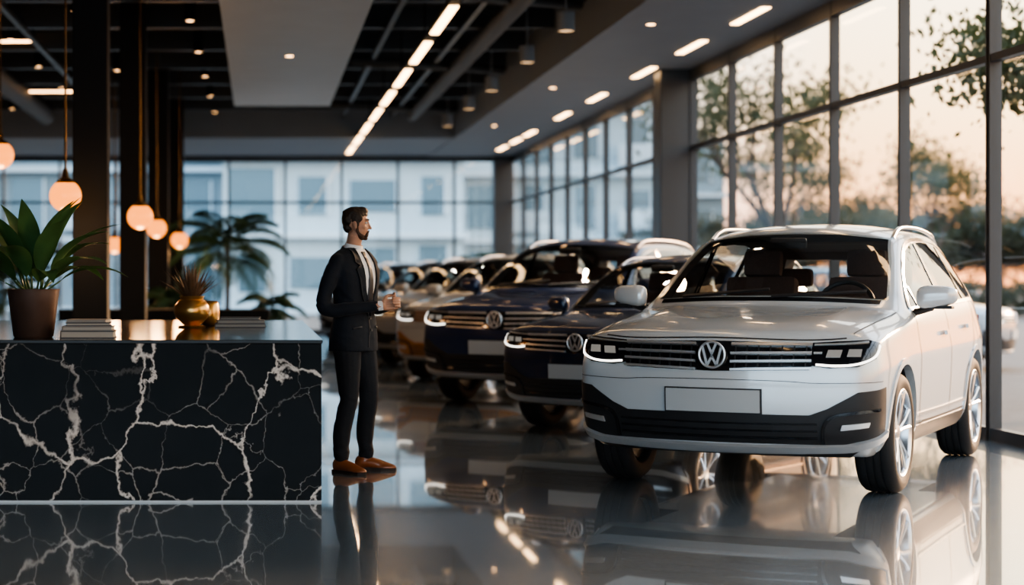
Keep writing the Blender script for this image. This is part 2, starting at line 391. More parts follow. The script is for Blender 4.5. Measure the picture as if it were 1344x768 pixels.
    # black scuttle under the windshield
    pp('pillar_trim',strip([(-.70,1.142),(-.35,1.158),(0,1.162),(.35,1.158),(.70,1.142)],.022,4),'P',False,off=.004,skirt=.004,cell=.06)
    # front fascia
    pp('grille',[(-.54,.765),(-.56,.80),(-.54,.915),(0,.928),(.54,.915),(.56,.80),(.54,.765),(0,.752)],'F',False,off=.004,skirt=.01,cell=.04)
    for zz,zc in((.775,.763),(.818,.808),(.860,.854),(.905,.905)):
        for q in(1,-1):
            pts=[(q*.105,zc),(q*.3,(zc+zz)/2),(q*.55,zz)]
            P=strip(pts,.013,4); projpanel(g('grille_bars'),bvh,P,Ff,off=.022,skirt=.020,cell=.05)
    for k in range(-8,9):
        if abs(k)>1: pp('grille_slats',[(k*.065-.004,.765),(k*.065+.004,.765),(k*.065+.004,.915),(k*.065-.004,.915)],'F',False,off=.012,skirt=.009,cell=.1)
    HL=[(.545,.918),(.555,.79),(.64,.775),(.80,.785),(.92,.830),(1.0,.918),(.88,.935),(.68,.928)]
    pp('headlight_housing',HL,'F',off=.006,skirt=.02,cell=.025)
    pp('headlight_led',strip([(.575,.797),(.68,.790),(.80,.801),(.91,.842),(.975,.905)],.012,4),'F',off=.012,skirt=.008,cell=.03)
    for a,b,c,d in((.625,.700,.838,.878),(.735,.815,.842,.882)):
        pp('headlight_lens',[(a,c),(b,c),(b+.010,d),(a+.010,d)],'F',off=.012,skirt=.006,cell=.03)
    pp('grille_bars',strip([(.56,.862),(.605,.862)],.010,2),'F',off=.012,skirt=.006,cell=.03)
    pp('grille_bars',strip([(.56,.907),(.72,.913),(.88,.922)],.007,3),'F',off=.012,skirt=.008,cell=.03)
    # bumper
    pp('lower_bumper',[(-1.05,.665),(-.80,.64),(-.64,.545),(-.54,.505),(.54,.505),(.64,.545),(.80,.64),(1.05,.665),(1.08,.41),(.70,.335),(-.70,.335),(-1.08,.41)],'F',False,off=.006,skirt=.014,cell=.035)
    pp('valance',[(-.82,.30),(.82,.30),(.72,.252),(-.72,.252)],'F',False,off=.006,skirt=.012,cell=.05)
    for zz in(.375,.415,.455):
        pp('intake_slats',strip([(-.58,zz),(0,zz-.004),(.58,zz)],.010,4),'F',False,off=.016,skirt=.014,cell=.06)
    pp('bumper_blade',strip([(-1.10,.395),(-.86,.345),(-.66,.318),(0,.308),(.66,.318),(.86,.345),(1.10,.395)],.036,6),'F',False,off=.026,skirt=.03,cell=.035)
    pp('bumper_wing',strip([(.605,.345),(.62,.455),(.70,.510),(.95,.540)],.018,5),'F',off=.016,skirt=.018,cell=.03)
    pp('fog_light',[(.70,.420),(.86,.440),(.87,.468),(.71,.452)],'F',off=.016,skirt=.01,cell=.03)
    pp('number_plate',[(-.275,.515),(.275,.515),(.275,.645),(-.275,.645)],'F',False,off=.024,skirt=.02,cell=.1)
    pp('plate_frame',[(-.285,.507),(.285,.507),(.285,.653),(-.285,.653)],'F',False,off=.018,skirt=.02,cell=.1)
    # seams
    pp('seams',strip([(.745,-1.93),(.775,-1.7),(.795,-1.35),(.81,-1.03)],.008,4),'T',off=.002,skirt=0,cell=.06)
    pp('seams',strip([(-.72,.947),(-.5,.936),(0,.946),(.5,.936),(.72,.947)],.008,4),'F',False,off=.002,skirt=0,cell=.04)
    pp('seams',strip([(-1.0,.70),(-.6,.69),(-.4,.70),(0,.705),(.4,.70),(.6,.69),(1.0,.70)],.004,4),'F',False,off=.002,skirt=0,cell=.04)
    for P in ([(-.80,1.08),(-.82,.80),(-.80,.42),(-.70,.38)],[(.27,1.12),(.285,.8),(.27,.40)],[(1.36,1.14),(1.30,.95),(1.10,.74),(.90,.62),(.86,.42)]):
        pp('seams',strip(P,.012,5),'S',off=.003,skirt=0,cell=.05)
    pp('seams',strip([(-.70,.39),(.0,.385),(.86,.39)],.010,3),'S',off=.003,skirt=0,cell=.08)
    pp('sill_cladding',[(-.93,.27),(.90,.27),(.90,.37),(-.93,.37)],'S',off=.010,skirt=.02,cell=.08)
    pp('sill_chrome',strip([(-.90,.445),(0,.44),(.87,.445)],.016,3),'S',off=.012,skirt=.014,cell=.08)
    for yh,zh in((.10,.93),(.95,.955)):
        pp('door_handles',strip([(yh-.09,zh),(yh+.09,zh+.004)],.028,3),'S',off=.035,skirt=.02,cell=.03)
    for yw in(-1.36,1.32):
        def arc(r,n=22,a0=-12,a1=192): return [(yw+r*math.cos(math.radians(a0+(a1-a0)*i/n)),.375+r*math.sin(math.radians(a0+(a1-a0)*i/n))) for i in range(n+1)]
        pp('arch_lips',arc(.440)+arc(.403)[::-1],'S',off=.010,skirt=.05,cell=.06)
    # rear
    pp('tail_lights',[(.42,.90),(.80,.90),(.86,1.02),(.42,1.02)],'R',off=.012,skirt=.02,cell=.04)
    pp('rear_bumper_trim',[(-.80,.30),(.80,.30),(.82,.50),(-.82,.50)],'R',False,off=.008,skirt=.012,cell=.06)
    pp('rear_plate',[(-.26,.62),(.26,.62),(.26,.74),(-.26,.74)],'R',False,off=.012,skirt=.012,cell=.1)
    # emblem
    h=bvh.ray_cast(Vector((0,-5,.848)),Vector((0,1,0)))[0]
    bm=g('emblem'); base_=Matrix.Translation(h+Vector((0,-.028,0)))@Matrix.Rotation(math.pi/2,4,'X')@Matrix.Scale(.92,4)
    def torus(bm,mt,R,r,n=36,k=8):
        rg=[]
        for i in range(n):
            a=2*math.pi*i/n; rg.append([bm.verts.new(mt@Vector(((R+r*math.cos(2*math.pi*j/k))*math.cos(a),(R+r*math.cos(2*math.pi*j/k))*math.sin(a),r*math.sin(2*math.pi*j/k)))) for j in range(k)])
        for i in range(n):
            for j in range(k): bm.faces.new((rg[i][j],rg[(i+1)%n][j],rg[(i+1)%n][(j+1)%k],rg[i][(j+1)%k]))
    torus(bm,base_,.082,.008)
    def bar(a,b,w=.013):
        a=Vector((*a,0));b=Vector((*b,0)); d=b-a; c=(a+b)/2; an=math.atan2(d.y,d.x)
        bmesh.ops.create_cube(bm,size=1,matrix=base_@Matrix.Translation(c)@Matrix.Rotation(an,4,'Z')@Matrix.Diagonal((d.length+w*.6,w,.012,1)))
    for q in(1,-1):
        bar((q*.028,.072),(0,.006)); bar((q*.060,.048),(q*.030,-.068)); bar((q*.030,-.068),(0,-.012))
    bm=g('emblem_disc'); bmesh.ops.create_cone(bm,cap_ends=True,segments=32,radius1=.085,radius2=.085,depth=.02,matrix=base_@Matrix.Translation((0,0,-.012)))
    # mirrors
    bm=g('mirrors'); bmk=g('mirror_arms')
    for q in(1,-1):
        bb=bmesh.new(); bmesh.ops.create_cube(bb,size=1); bmesh.ops.subdivide_edges(bb,edges=bb.edges[:],cuts=4,use_grid_fill=True)
        for v in bb.verts:
            p=v.co*2; nrm=(abs(p.x)**3.6+abs(p.y)**2.6+abs(p.z)**3.6)**(1/3.4)
            p=p*(1/nrm if nrm else 1)
            v.co=Vector((q*(1.0+p.x*.12),-.72+p.y*.07+p.x*.025,1.18+p.z*.070*(1-.18*p.x)+.008*p.x))
        mm=bpy.data.meshes.new('t'); bb.to_mesh(mm); bb.free(); bm.from_mesh(mm)
        tube(bmk,[(q*.82,-.72,1.07),(q*.89,-.72,1.085),(q*.97,-.72,1.115)],[(.03,.05),(.022,.045),(.025,.05)],8)
        bbox(bmk,(q*1.0,-.715,1.112),(.19,.10,.02),0,.005)
    # roof rails
    bm=g('roof_rails')
    for q in(1,-1):
        pts=[]
        for i in range(15):
            y=-.10+1.75*i/14; hh=bvh.ray_cast(Vector((q*(.61-.03*i/14),y,4)),Vector((0,0,-1)))[0]; e=min(i,14-i); pts.append(hh+Vector((0,0,(.0,.026,.036)[min(e,2)])))
        tube(bm,pts,[(.012,.016)]*15,8)
    # wipers
    bm=g('wipers')
    for a,b in(((-.55,1.165),(0.02,1.215)),((.05,1.17),(.60,1.20))):
        projpanel(bm,bvh,strip([a,b],.012,4),Fp,off=.02,skirt=.012,cell=.1)
    # interior
    bm=g('seats')
    for q in(1,-1):
        bbox(bm,(q*.36,.22,.98),(.50,.15,.66),0,.05,Euler((-.25,0,0))); bbox(bm,(q*.36,0,.66),(.50,.55,.16),0,.05)
        bbox(bm,(q*.36,.315,1.40),(.27,.10,.19),0,.04,Euler((-.15,0,0)))
        bbox(bm,(q*.36,1.30,1.30),(.24,.09,.14),0,.035)
    bbox(bm,(0,1.25,.90),(1.30,.16,.60),0,.05,Euler((-.25,0,0)))
    bm=g('dashboard'); bbox(bm,(0,-.70,1.0),(1.38,.42,.20),0,.05); bbox(bm,(0,-.35,.75),(.24,.7,.30),0,.04); bbox(bm,(0,-.42,1.53),(.24,.04,.07),0,.015)
    bm=g('steering_wheel'); mt=Matrix.Translation((.36,-.38,1.10))@Matrix.Rotation(math.radians(66),4,'X'); torus(bm,mt,.185,.016)
    for a in(0,180,270):
        r=math.radians(a); bmesh.ops.create_cube(bm,size=1,matrix=mt@Matrix.Rotation(r,4,'Z')@Matrix.Translation((.09,0,0))@Matrix.Diagonal((.18,.035,.015,1)))
    # wheels
    tb=g('tyres'); rb=g('rims'); db=g('brake_discs')
    for yw in(-1.36,1.32):
        for q in(1,-1):
            mt=Matrix.Translation((q*.805,yw,.362))@(Matrix() if q>0 else Matrix.Rotation(math.pi,4,'Z'))
            pr=[(.262,-.105),(.30,-.118),(.335,-.112),(.355,-.092),(.361,-.07)]
            for gx in(-.045,0,.045): pr+=[(.361,gx-.007),(.353,gx-.005),(.353,gx+.005),(.361,gx+.007)]
            pr+=[(.361,.07),(.355,.092),(.335,.112),(.30,.118),(.262,.105),(.25,.09),(.25,-.09),(.262,-.105)]
            lathe(tb,pr,56,mat=mt,axis='X')
            lathe(rb,[(.268,.108),(.262,.113),(.250,.108),(.240,.09),(.235,.02),(.235,-.09)],56,mat=mt,axis='X')
            lathe(rb,[(0.0001,.085),(.03,.085),(.055,.078),(.062,.055),(.05,.02)],24,mat=mt,axis='X')
            for k in range(5):
                for dd in(-13,13):
                    th=math.radians(72*k+90); t2=th+math.radians(dd); t1=th+math.radians(dd*.55)
                    p0=Vector((.070,.050*math.cos(t1),.050*math.sin(t1))); p1=Vector((.088,.15*math.cos(t2*.5+t1*.5),.15*math.sin(t2*.5+t1*.5))); p2=Vector((.098,.245*math.cos(t2),.245*math.sin(t2)))
                    tube(rb,[mt@p0,mt@p1,mt@p2],[(.016,.015),(.013,.011),(.014,.013)],6,refv=(1,0,0))
            lathe(db,[(.0001,.0),(.16,.0),(.165,-.01),(.165,-.03),(.0001,-.03)],32,mat=mt,axis='X')
            bbox(db,mt@Vector((-.01,.13,.03)),(.07,.07,.14),0,.01)
            lathe(db,[(.0001,-.06),(.234,-.06)],32,mat=mt,axis='X')
    mk=dict(windshield='carglass',side_glass='carglass',rear_glass='carglass',window_trim='chrome',pillar_trim='blackgloss',grille='blackgloss',grille_bars='bars',grille_slats='plastic',
      headlight_housing='blackgloss',headlight_led='lamp',headlight_lens='fog',lower_bumper='plastic',valance='plastic',intake_slats='blackgloss',bumper_blade='blade',bumper_wing='blackgloss',fog_light='bars',number_plate='plate',plate_frame='plastic',
      seams='plastic',sill_cladding='plastic',sill_chrome='chrome',door_handles=None,arch_lips=None,tail_lights='tail',rear_bumper_trim='plastic',rear_plate='plate',emblem='bars',emblem_disc='blackgloss',
      mirrors=None,mirror_arms='plastic',roof_rails='alu',wipers='plastic',seats='fabric',dashboard='plastic',steering_wheel='plastic',tyres='rubber',rims='alu',brake_discs='plastic')
    for k,bm in B.items():
        if k in('emblem','emblem_disc','tyres','rims','brake_discs','roof_rails','mirrors','mirror_arms','seats','dashboard'): bmesh.ops.recalc_face_normals(bm,faces=bm.faces)
        m=bpy.data.meshes.new(k); bm.to_mesh(m); bm.free()
        m.polygons.foreach_set('use_smooth',[True]*len(m.polygons)); m.set_sharp_from_angle(angle=math.radians(40))
        m.materials.append(M[mk[k]] if mk[k] else paint); CAR[k]=(m,mk[k])
def paintmat(name,col,metal=0,rough=.3,coat=1.0): return pm(name,col,rough,metal,coat)
def place_car(name,front,rot_deg,paint,s=1.0,z=0,lower=None):
    th=math.radians(rot_deg); bx,by=-math.sin(th),math.cos(th)
    c=(front[0]+bx*2.23*s,front[1]+by*2.23*s,z)
    e=empty(name,c,th,s)
    for k,(me,mat) in CAR.items():
        o=bpy.data.objects.new(k,me); link(o,e)
        if mat is None:
            o.material_slots[0].link='OBJECT'; o.material_slots[0].material=paint
        if lower and k in('lower_bumper','grille','arch_lips','sill_cladding'):
            o.material_slots[0].link='OBJECT'; o.material_slots[0].material=lower
    return e
build_car()
white=paintmat('paint_white',(.68,.71,.73),.15,.22,.85); navy=paintmat('paint_navy',(.010,.028,.090),.3); navy2=paintmat('paint_deep_navy',(.008,.021,.058),.3)
silver=paintmat('paint_silver',(.45,.47,.50),.5); champ=paintmat('paint_champagne',(.60,.58,.55),.2); gold_reflection=paintmat('paint_gold_reflection',(.55,.24,.06),.5); grey=paintmat('paint_grey',(.05,.055,.06),.4)
place_car('suv_car',(2.74,11.06),-30,white,1.03)
place_car('suv_car',(2.68,15.50),-38,navy2,.93)
place_car('suv_car',(2.42,18.8),-33,navy,1.07)
place_car('suv_car',(2.42,23.3),-33,champ,1.0,lower=gold_reflection)  # golden reflection on the pale car, put into the colour of its lower parts
place_car('suv_car',(2.30,27.4),-33,silver,1.0)
place_car('suv_car',(2.25,31.6),-33,grey,1.0)
place_car('suv_car',(1.8,35.8),-33,silver,1.0)
place_car('suv_car',(12.2,29.5),60,silver,1.0,z=-.15)
# ---------------------------------------------------------------- ROOM
XR=6.04; XL=-7.5; Y0=-5; Y1=44
def boxobj(name,lo,hi,mat,parent=None,bev=0):
    bm=bmesh.new(); c=[(a+b)/2 for a,b in zip(lo,hi)]; s=[b-a for a,b in zip(lo,hi)]
    bbox(bm,(0,0,0),s,0,bev); return fin(bm,name,mat,parent,loc=c)
boxobj('floor',(XL-.2,Y0-.2,-.15),(XR+.15,Y1+.2,0),M['floor'])
boxobj('ceiling',(XL-.2,Y0-.2,5.0),(XR+.2,Y1+.2,5.2),M['dark'])
boxobj('wall_left',(XL-.2,Y0,0),(XL,Y1,5.0),M['wall'])
boxobj('trim_1',(4.07,Y0,4.25),(XR+.2,Y1,5.0),M['soffit'])      # window soffit
boxobj('trim_2',(XL,38.3,4.27),(4.07,Y1,5.0),M['soffit'])
boxobj('ceiling_panel',(-.42,3,4.25),(1.2,31,4.40),M['panel'])
boxobj('baseboard_left',(XL,Y0,0),(XL+.02,Y1,.12),M['black'])
# windows on right wall
def quad(bm,a,b,c,d): bm.faces.new([bm.verts.new(p) for p in(a,b,c,d)])
def rwin(name,y0,y1,step,zt=4.25):
    e=empty(name); bm=bmesh.new(); n=max(1,round((y1-y0)/step)); st=(y1-y0)/n
    for i in range(n+1):
        w=.06; bbox(bm,(XR+.02,y0+i*st,zt/2),(.10,w,zt))
    for z,h in((.05,.10),(3.15,.06),(4.17,.16)): bbox(bm,(XR+.02,(y0+y1)/2,z),(.09,y1-y0,h))
    fin(bm,'frame',M['frame'],e)
    bm=bmesh.new(); quad(bm,(XR+.03,y0,0),(XR+.03,y1,0),(XR+.03,y1,zt),(XR+.03,y0,zt)); fin(bm,'glass',M['pane'],e)
rwin('window_1',15.1,25.5,2.1); rwin('window_2',25.95,43.9,2.1); rwin('window_3',-5,15.07,2.1)
boxobj('column',(5.60,25.5,0),(6.03,25.93,4.25),M['frame'],bev=.01)
boxobj('column',(5.60,43.55,0),(6.03,43.98,4.25),M['frame'],bev=.01)
def bwin(name,y,xs,zt,rails):
    e=empty(name); bm=bmesh.new()
    for x in xs: bbox(bm,(x,y,zt/2),(.06,.12,zt))
    for z,h in rails: bbox(bm,((xs[0]+xs[-1])/2,y,z),(xs[-1]-xs[0],.10,h))
    fin(bm,'frame',M['frame'],e)
    bm=bmesh.new(); quad(bm,(xs[0],y+.01,0),(xs[-1],y+.01,0),(xs[-1],y+.01,zt),(xs[0],y+.01,zt)); fin(bm,'glass',M['pane'],e)
bwin('window_4',44,[XL+1.355*i for i in range(11)],4.27,((.05,.1),(3.15,.06),(4.2,.14)))
bwin('added_front_window',-5,[XL+1.93*i for i in range(8)],5.0,((.05,.1),(3.15,.07),(4.9,.14)))  # unseen glazed wall, added to let sky light onto the car fronts
# columns row
for y in(18,24,30,36): boxobj('column',(-1.82,y-.17,0),(-1.48,y+.17,5.0),M['black'],bev=.01)
# ceiling structure
bm=bmesh.new()
for i in range(13): bbox(bm,(-1.7,8+i*2.4,4.86),(11.4,.12,.28))
for x in(-5.5,-3.2,1.75,2.75): bbox(bm,(x,17,4.72),(.07,42,.07))
fin(bm,'ceiling_beams',M['frame'])
bm=bmesh.new()
for x,r in((3.1,.12),(-4.3,.18)): tube(bm,[(x,4,4.62),(x,20,4.62),(x,37,4.62)],[r]*3,16)
for y in(14,21,28,35): tube(bm,[(1.4,y,4.66),(3.9,y+1.2,4.66)],[.07,.07],10)
fin(bm,'ceiling_duct',M['wall'],smooth=True)
# LED line
e=empty('ceiling_strip_light'); bm=bmesh.new(); b2=bmesh.new()
for i in range(12):
    y=8.8+3.0*i; bbox(bm,(2.1,y,4.262),(.10,2.2,.02)); 
bbox(b2,(2.1,25.3,4.31),(.14,36,.07))
for i in range(10): bbox(b2,(2.1,8+i*3.8,4.66),(.02,.02,.66))
fin(bm,'diffuser',M['led'],e); fin(b2,'housing',M['black'],e)
bm=bmesh.new()
for y in(14,17,20.3,23.05,25.9,29.5,32.8,36.8,38.8,41): bbox(bm,(5.45,y,4.245),(.10,1.3,.016))
fin(bm,'soffit_strip_lights',M['led'])
bm=bmesh.new(); b2=bmesh.new()
for x in(-6.3,-4.9,-3.5,-2.3,-.9):
    for k in range(9):
        y=12.5+k*3.3+(x*1.7)%1.5
        lathe(bm,[(.0001,4.695),(.055,4.695)],14,mat=Matrix.Translation((x,y,0)))
        lathe(b2,[(.055,4.69),(.075,4.69),(.075,5.0)],14,mat=Matrix.Translation((x,y,0)))
for x,y in((4.5,21),(4.5,28),(4.5,35),(.4,12),(.4,17.8),(.4,24)):
    lathe(bm,[(.0001,4.246),(.05,4.246)],14,mat=Matrix.Translation((x,y,0)))
for y in(19,26,33): bbox(bm,(-4.0,y,4.7),(1.6,.05,.02)); bbox(b2,(-4.0,y,4.86),(1.64,.08,.28))
e=empty('ceiling_downlights'); fin(bm,'lenses',M['led2'],e); fin(b2,'cans',M['black'],e)
for y in(15.2,18.2,21.2,24.3,28,31,34.5):
    e=empty('ceiling_spotlight',(3.56,y,0)); bm=bmesh.new()
    lathe(bm,[(.0001,4.42),(.10,4.42),(.10,4.20),(.088,4.20),(.088,4.24)],20); tube(bm,[(0,0,4.4),(0,0,5.0)],[.012,.012],6)
    fin(bm,'can',M['soffit'],e,angle=30); bm=bmesh.new(); lathe(bm,[(.0001,4.235),(.088,4.235)],20); fin(bm,'lens',M['led2'],e)
    L=bpy.data.lights.new('spot','SPOT'); L.energy=120; L.color=(1,.86,.7); L.spot_size=math.radians(95); L.spot_blend=.8; L.shadow_soft_size=.06
    o=link(bpy.data.objects.new('bulb',L),e); o.location=(0,0,4.18)
# pendants
for X,Y,Z,r in((-1.80,17,2.10,.15),(-1.365,21,2.04,.15),(-1.55,27.7,2.09,.15),(-1.37,31.5,1.99,.15),(-2.45,31,1.90,.15),(-2.83,20,2.68,.15)):
    e=empty('pendant_lamp',(X,Y,0)); bm=bmesh.new(); ell(bm,(0,0,Z),(r,r,r),u=24,v=16); fin(bm,'globe',M['globe'],e,smooth=True)
    bm=bmesh.new(); lathe(bm,[(r*.62,Z+r*.80),(r*.5,Z+r*.98),(r*.22,Z+r*1.15),(r*.16,Z+r*1.6),(.012,Z+r*1.75),(.009,5.0)],16); fin(bm,'stem',M['brass'],e,smooth=True)
    L=bpy.data.lights.new('bulb','POINT'); L.energy=18; L.color=(1,.55,.25); L.shadow_soft_size=.1
    o=link(bpy.data.objects.new('bulb',L),e); o.location=(0,0,Z-r-.12)
# ---------------------------------------------------------------- DESK
ZT=.968; DY0=10.88; DY1=15.9; DX=.372
e=empty('reception_desk')
bm=bmesh.new(); bbox(bm,((DX-3.6)/2,(DY0+DY1)/2,(.012+ZT-.02)/2),(DX+3.6,DY1-DY0,ZT-.032),0,.004); fin(bm,'marble_body',M['marble'],e)
bm=bmesh.new(); bbox(bm,((DX-3.6)/2+.002,(DY0+DY1)/2,ZT-.011),(DX+3.6+.01,DY1-DY0+.01,.022),0,.004); fin(bm,'top_slab',M['slab'],e)
bm=bmesh.new(); bbox(bm,((DX-3.6)/2,(DY0+DY1)/2,.006),(DX+3.6,DY1-DY0-.0,.012)); fin(bm,'plinth_trim',M['trimlight'],e)
# plants
def leafblade(bm,base,az,el,L,W,droop,mi=0,n=8,fold=.25,pw=.75):
    p=Vector(base); prev=None; d=Vector((math.cos(az),math.sin(az),0)); sd=Vector((-math.sin(az),math.cos(az),0)); a=el
    for i in range(n+1):
        t=i/n; w=W*.5*max(.03,math.sin(math.pi*min(1,t**pw*.97+.02)))
        dirv=d*math.cos(a)+Vector((0,0,math.sin(a))); up=-d*math.sin(a)+Vector((0,0,math.cos(a)))
        row=[bm.verts.new(p-sd*w+up*w*fold),bm.verts.new(p),bm.verts.new(p+sd*w+up*w*fold)]
        if prev:
            for q in(0,1):
                f=bm.faces.new((prev[q],prev[q+1],row[q+1],row[q])); f.material_index=mi; f.smooth=True
        prev=row; p=p+dirv*(L/n); a-=droop/n
def potted(name,loc,potprof,leaves,potmat,leafmat,soilz,soilr):
    e=empty(name,loc); bm=bmesh.new(); lathe(bm,potprof,32); fin(bm,'pot',potmat,e,angle=40)
    bm=bmesh.new(); lathe(bm,[(.0001,soilz),(soilr,soilz)],20); fin(bm,'soil',M['soil'],e)
    bm=bmesh.new(); leaves(bm); fin(bm,'leaves',leafmat,e,smooth=True); return e
def lv1(bm):
    R=random.Random(3)
    for i in range(26):
        az=i*2.399+R.uniform(-.2,.2); t=i/26
        el=1.45-1.0*t+R.uniform(-.1,.1); L=.54-.06*t+R.uniform(-.05,.06)
        base=(.05*math.cos(az),.05*math.sin(az),.27); k=.14
        tip=(base[0]+math.cos(az)*k*math.cos(el),base[1]+math.sin(az)*k*math.cos(el),.27+k*math.sin(el))
        tube(bm,[base,tip],[.006,.005],5)
        leafblade(bm,tip,az,el,L,.145,.8+.5*t,n=10)
potted('potted_plant',(-1.40,11.35,ZT),[(.0001,0),(.115,0),(.125,.01),(.160,.285),(.165,.30),(.155,.30),(.148,.27),(.0001,.26)],lv1,M['copperpot'],M['leaf'],.272,.147)
def lv2(bm):
    R=random.Random(5)
    for i in range(60):
        az=i*2.399; el=1.5-.9*(i/60)+R.uniform(-.1,.1)
        leafblade(bm,(.02*math.cos(az),.02*math.sin(az),.19),az,el,.26+R.uniform(-.05,.05),.022,R.uniform(-.2,.5),n=5)
potted('vase_with_succulent',(-.50,13.6,ZT),[(.0001,.0),(.10,.0),(.11,.012),(.06,.02),(.075,.03),(.115,.07),(.133,.115),(.128,.165),(.10,.20),(.085,.21),(.095,.235),(.085,.235),(.075,.20),(.0001,.19)],lv2,M['gold'],M['succ'],.2,.078)
bm=bmesh.new(); lathe(bm,[(.0001,0),(.05,0),(.075,.03),(.08,.10),(.07,.17),(.06,.19),(.055,.18),(.0001,.1)],28); fin(bm,'gold_cup',M['gold'],smooth=True,loc=(-.385,14.2,ZT))
def books(name,loc,spec):
    e=empty(name,loc); z=0
    for i,(w,d,h,c,rz) in enumerate(spec):
        bm=bmesh.new(); R=Euler((0,0,rz))
        bbox(bm,(0,0,z+.003),(w,d,.006),0,0,R); bbox(bm,(0,0,z+h-.003),(w,d,.006),0,0,R); bbox(bm,Vector((-w/2+.003,0,z+h/2)),(.006,d,h),0,0) if rz==0 else None
        bbox(bm,(.0,.004,z+h/2),(w-.014,d-.016,h-.012),1,0,R); fin(bm,'book_%d'%(i+1),[M[c],M['paper']],e); z+=h+.0005
books('book_stack',(-1.05,11.28,ZT),[(.33,.25,.045,'book1',0),(.31,.24,.028,'book2',.0),(.28,.21,.022,'book1',.08),(.25,.2,.018,'book2',-.1)])
books('book_stack',(-.14,13.7,ZT),[(.38,.27,.03,'book1',0),(.36,.25,.025,'book2',.05),(.30,.21,.02,'book1',-.05)])
boxobj('reception_counter',(-2.9,26.4,0),(.15,27.2,.88),M['black'],bev=.01)
# palms
def palm(name,loc,trunk,L,nf,seed,poth=.45,potr=.25):
    R=random.Random(seed); e=empty(name,loc)
    bm=bmesh.new(); lathe(bm,[(.0001,0),(potr*.75,0),(potr,poth),(potr*.92,poth),(potr*.9,poth-.05),(.0001,poth-.05)],24); fin(bm,'pot',M['copperpot'],e,angle=40)
    bm=bmesh.new(); tube(bm,[(0,0,poth-.1),(.03,0,poth+trunk*.5),(0,0,poth+trunk)],[.05,.04,.035],8); fin(bm,'trunk',M['bark'],e)
    bm=bmesh.new()
    for i in range(nf):
        az=i*2.399+R.uniform(-.2,.2); a=1.45-1.25*(i/nf)+R.uniform(-.1,.1); p=Vector((0,0,poth+trunk*(1-.25*i/nf))); d=Vector((math.cos(az),math.sin(az),0)); sd=Vector((-math.sin(az),math.cos(az),0))
        n=20; pts=[]; l_=L*R.uniform(.8,1.1)
        for s in range(n+1):
            pts.append((p.copy(),a)); p=p+(d*math.cos(a)+Vector((0,0,math.sin(a))))*(l_/n); a-=1.9/n
        tube(bm,[q[0] for q in pts],[.009*(1-.8*k/n) for k in range(n+1)],4,caps=False)
        for k in range(4,n+1):
            t=k/n; ll=l_*.34*math.sin(math.pi*(t*.8+.12)); pp_,aa=pts[k]; fw=d*math.cos(aa)+Vector((0,0,math.sin(aa)))
            for q in(1,-1):
                dr=(sd*q*.8+fw*.6+Vector((0,0,-.35))).normalized(); w=fw*.026
                m_=pp_+dr*ll*.5+Vector((0,0,.02)); tip=pp_+dr*ll+Vector((0,0,-.05))
                v=[bm.verts.new(x) for x in(pp_-w*.4,pp_+w*.4,m_+w,m_-w,tip)]
                bm.faces.new((v[0],v[1],v[2],v[3])); bm.faces.new((v[3],v[2],v[4]))
    fin(bm,'fronds',M['leaf2'],e)
palm('potted_palm',(-.58,32.6,0),1.45,1.25,28,2,.5,.32)
palm('potted_palm',(5.05,42.4,0),1.15,.78,20,4)
palm('potted_palm',(-1.35,29.0,0),.5,.75,18,6,.4,.2)
palm('potted_palm',(.25,35.0,0),.35,.8,16,9,.4,.2)
palm('potted_palm',(-4.6,34.0,0),.8,1.2,18,11)
# ---------------------------------------------------------------- EXTERIOR
boxobj('ground',(-120,-80,-.35),(140,220,-.15),M['ground'])
def building(name,x,y,w,d,h,fm,seed,fh=3.2,bay=2.4):
    R=random.Random(seed); e=empty(name,(x,y,-.15)); bm=bmesh.new(); bbox(bm,(0,d/2,h/2),(w,d,h)); bg=bmesh.new(); bs=bmesh.new()
    nf=int(h/fh); nb=int(w/bay)
    for f in range(nf):
        z=f*fh+1.7; bbox(bs,(0,-.25,f*fh+.05),(w+.3,.7,.22))
        for b in range(nb):
            bx=-w/2+(b+.5)*w/nb; ww=bay*R.choice((.4,.5,.62,.8)); hh=R.choice((1.3,1.6,2.1,2.3)); bbox(bg,(bx,-.02,z),(ww,.12,hh)); bbox(bs,(bx+ww/2,-.08,z),(.10,.16,hh)); 
            if R.random()<.35: bbox(bs,(bx,-.55,z-.7),(bay*.9,.08,1.0))
    fin(bm,'facade',fm,e); fin(bg,'glazing',M['bglass'],e); fin(bs,'slabs',M['slabm'],e)
building('apartment_building',-24,78,17,10,22,M['facade'],1); building('apartment_building',-8,84,13,10,17,M['facade2'],2)
building('apartment_building',3.5,76,10,10,15,M['facade'],3); building('apartment_building',14.5,88,10,10,20,M['facade'],4); building('apartment_building',24,110,8,10,10,M['facade2'],5)
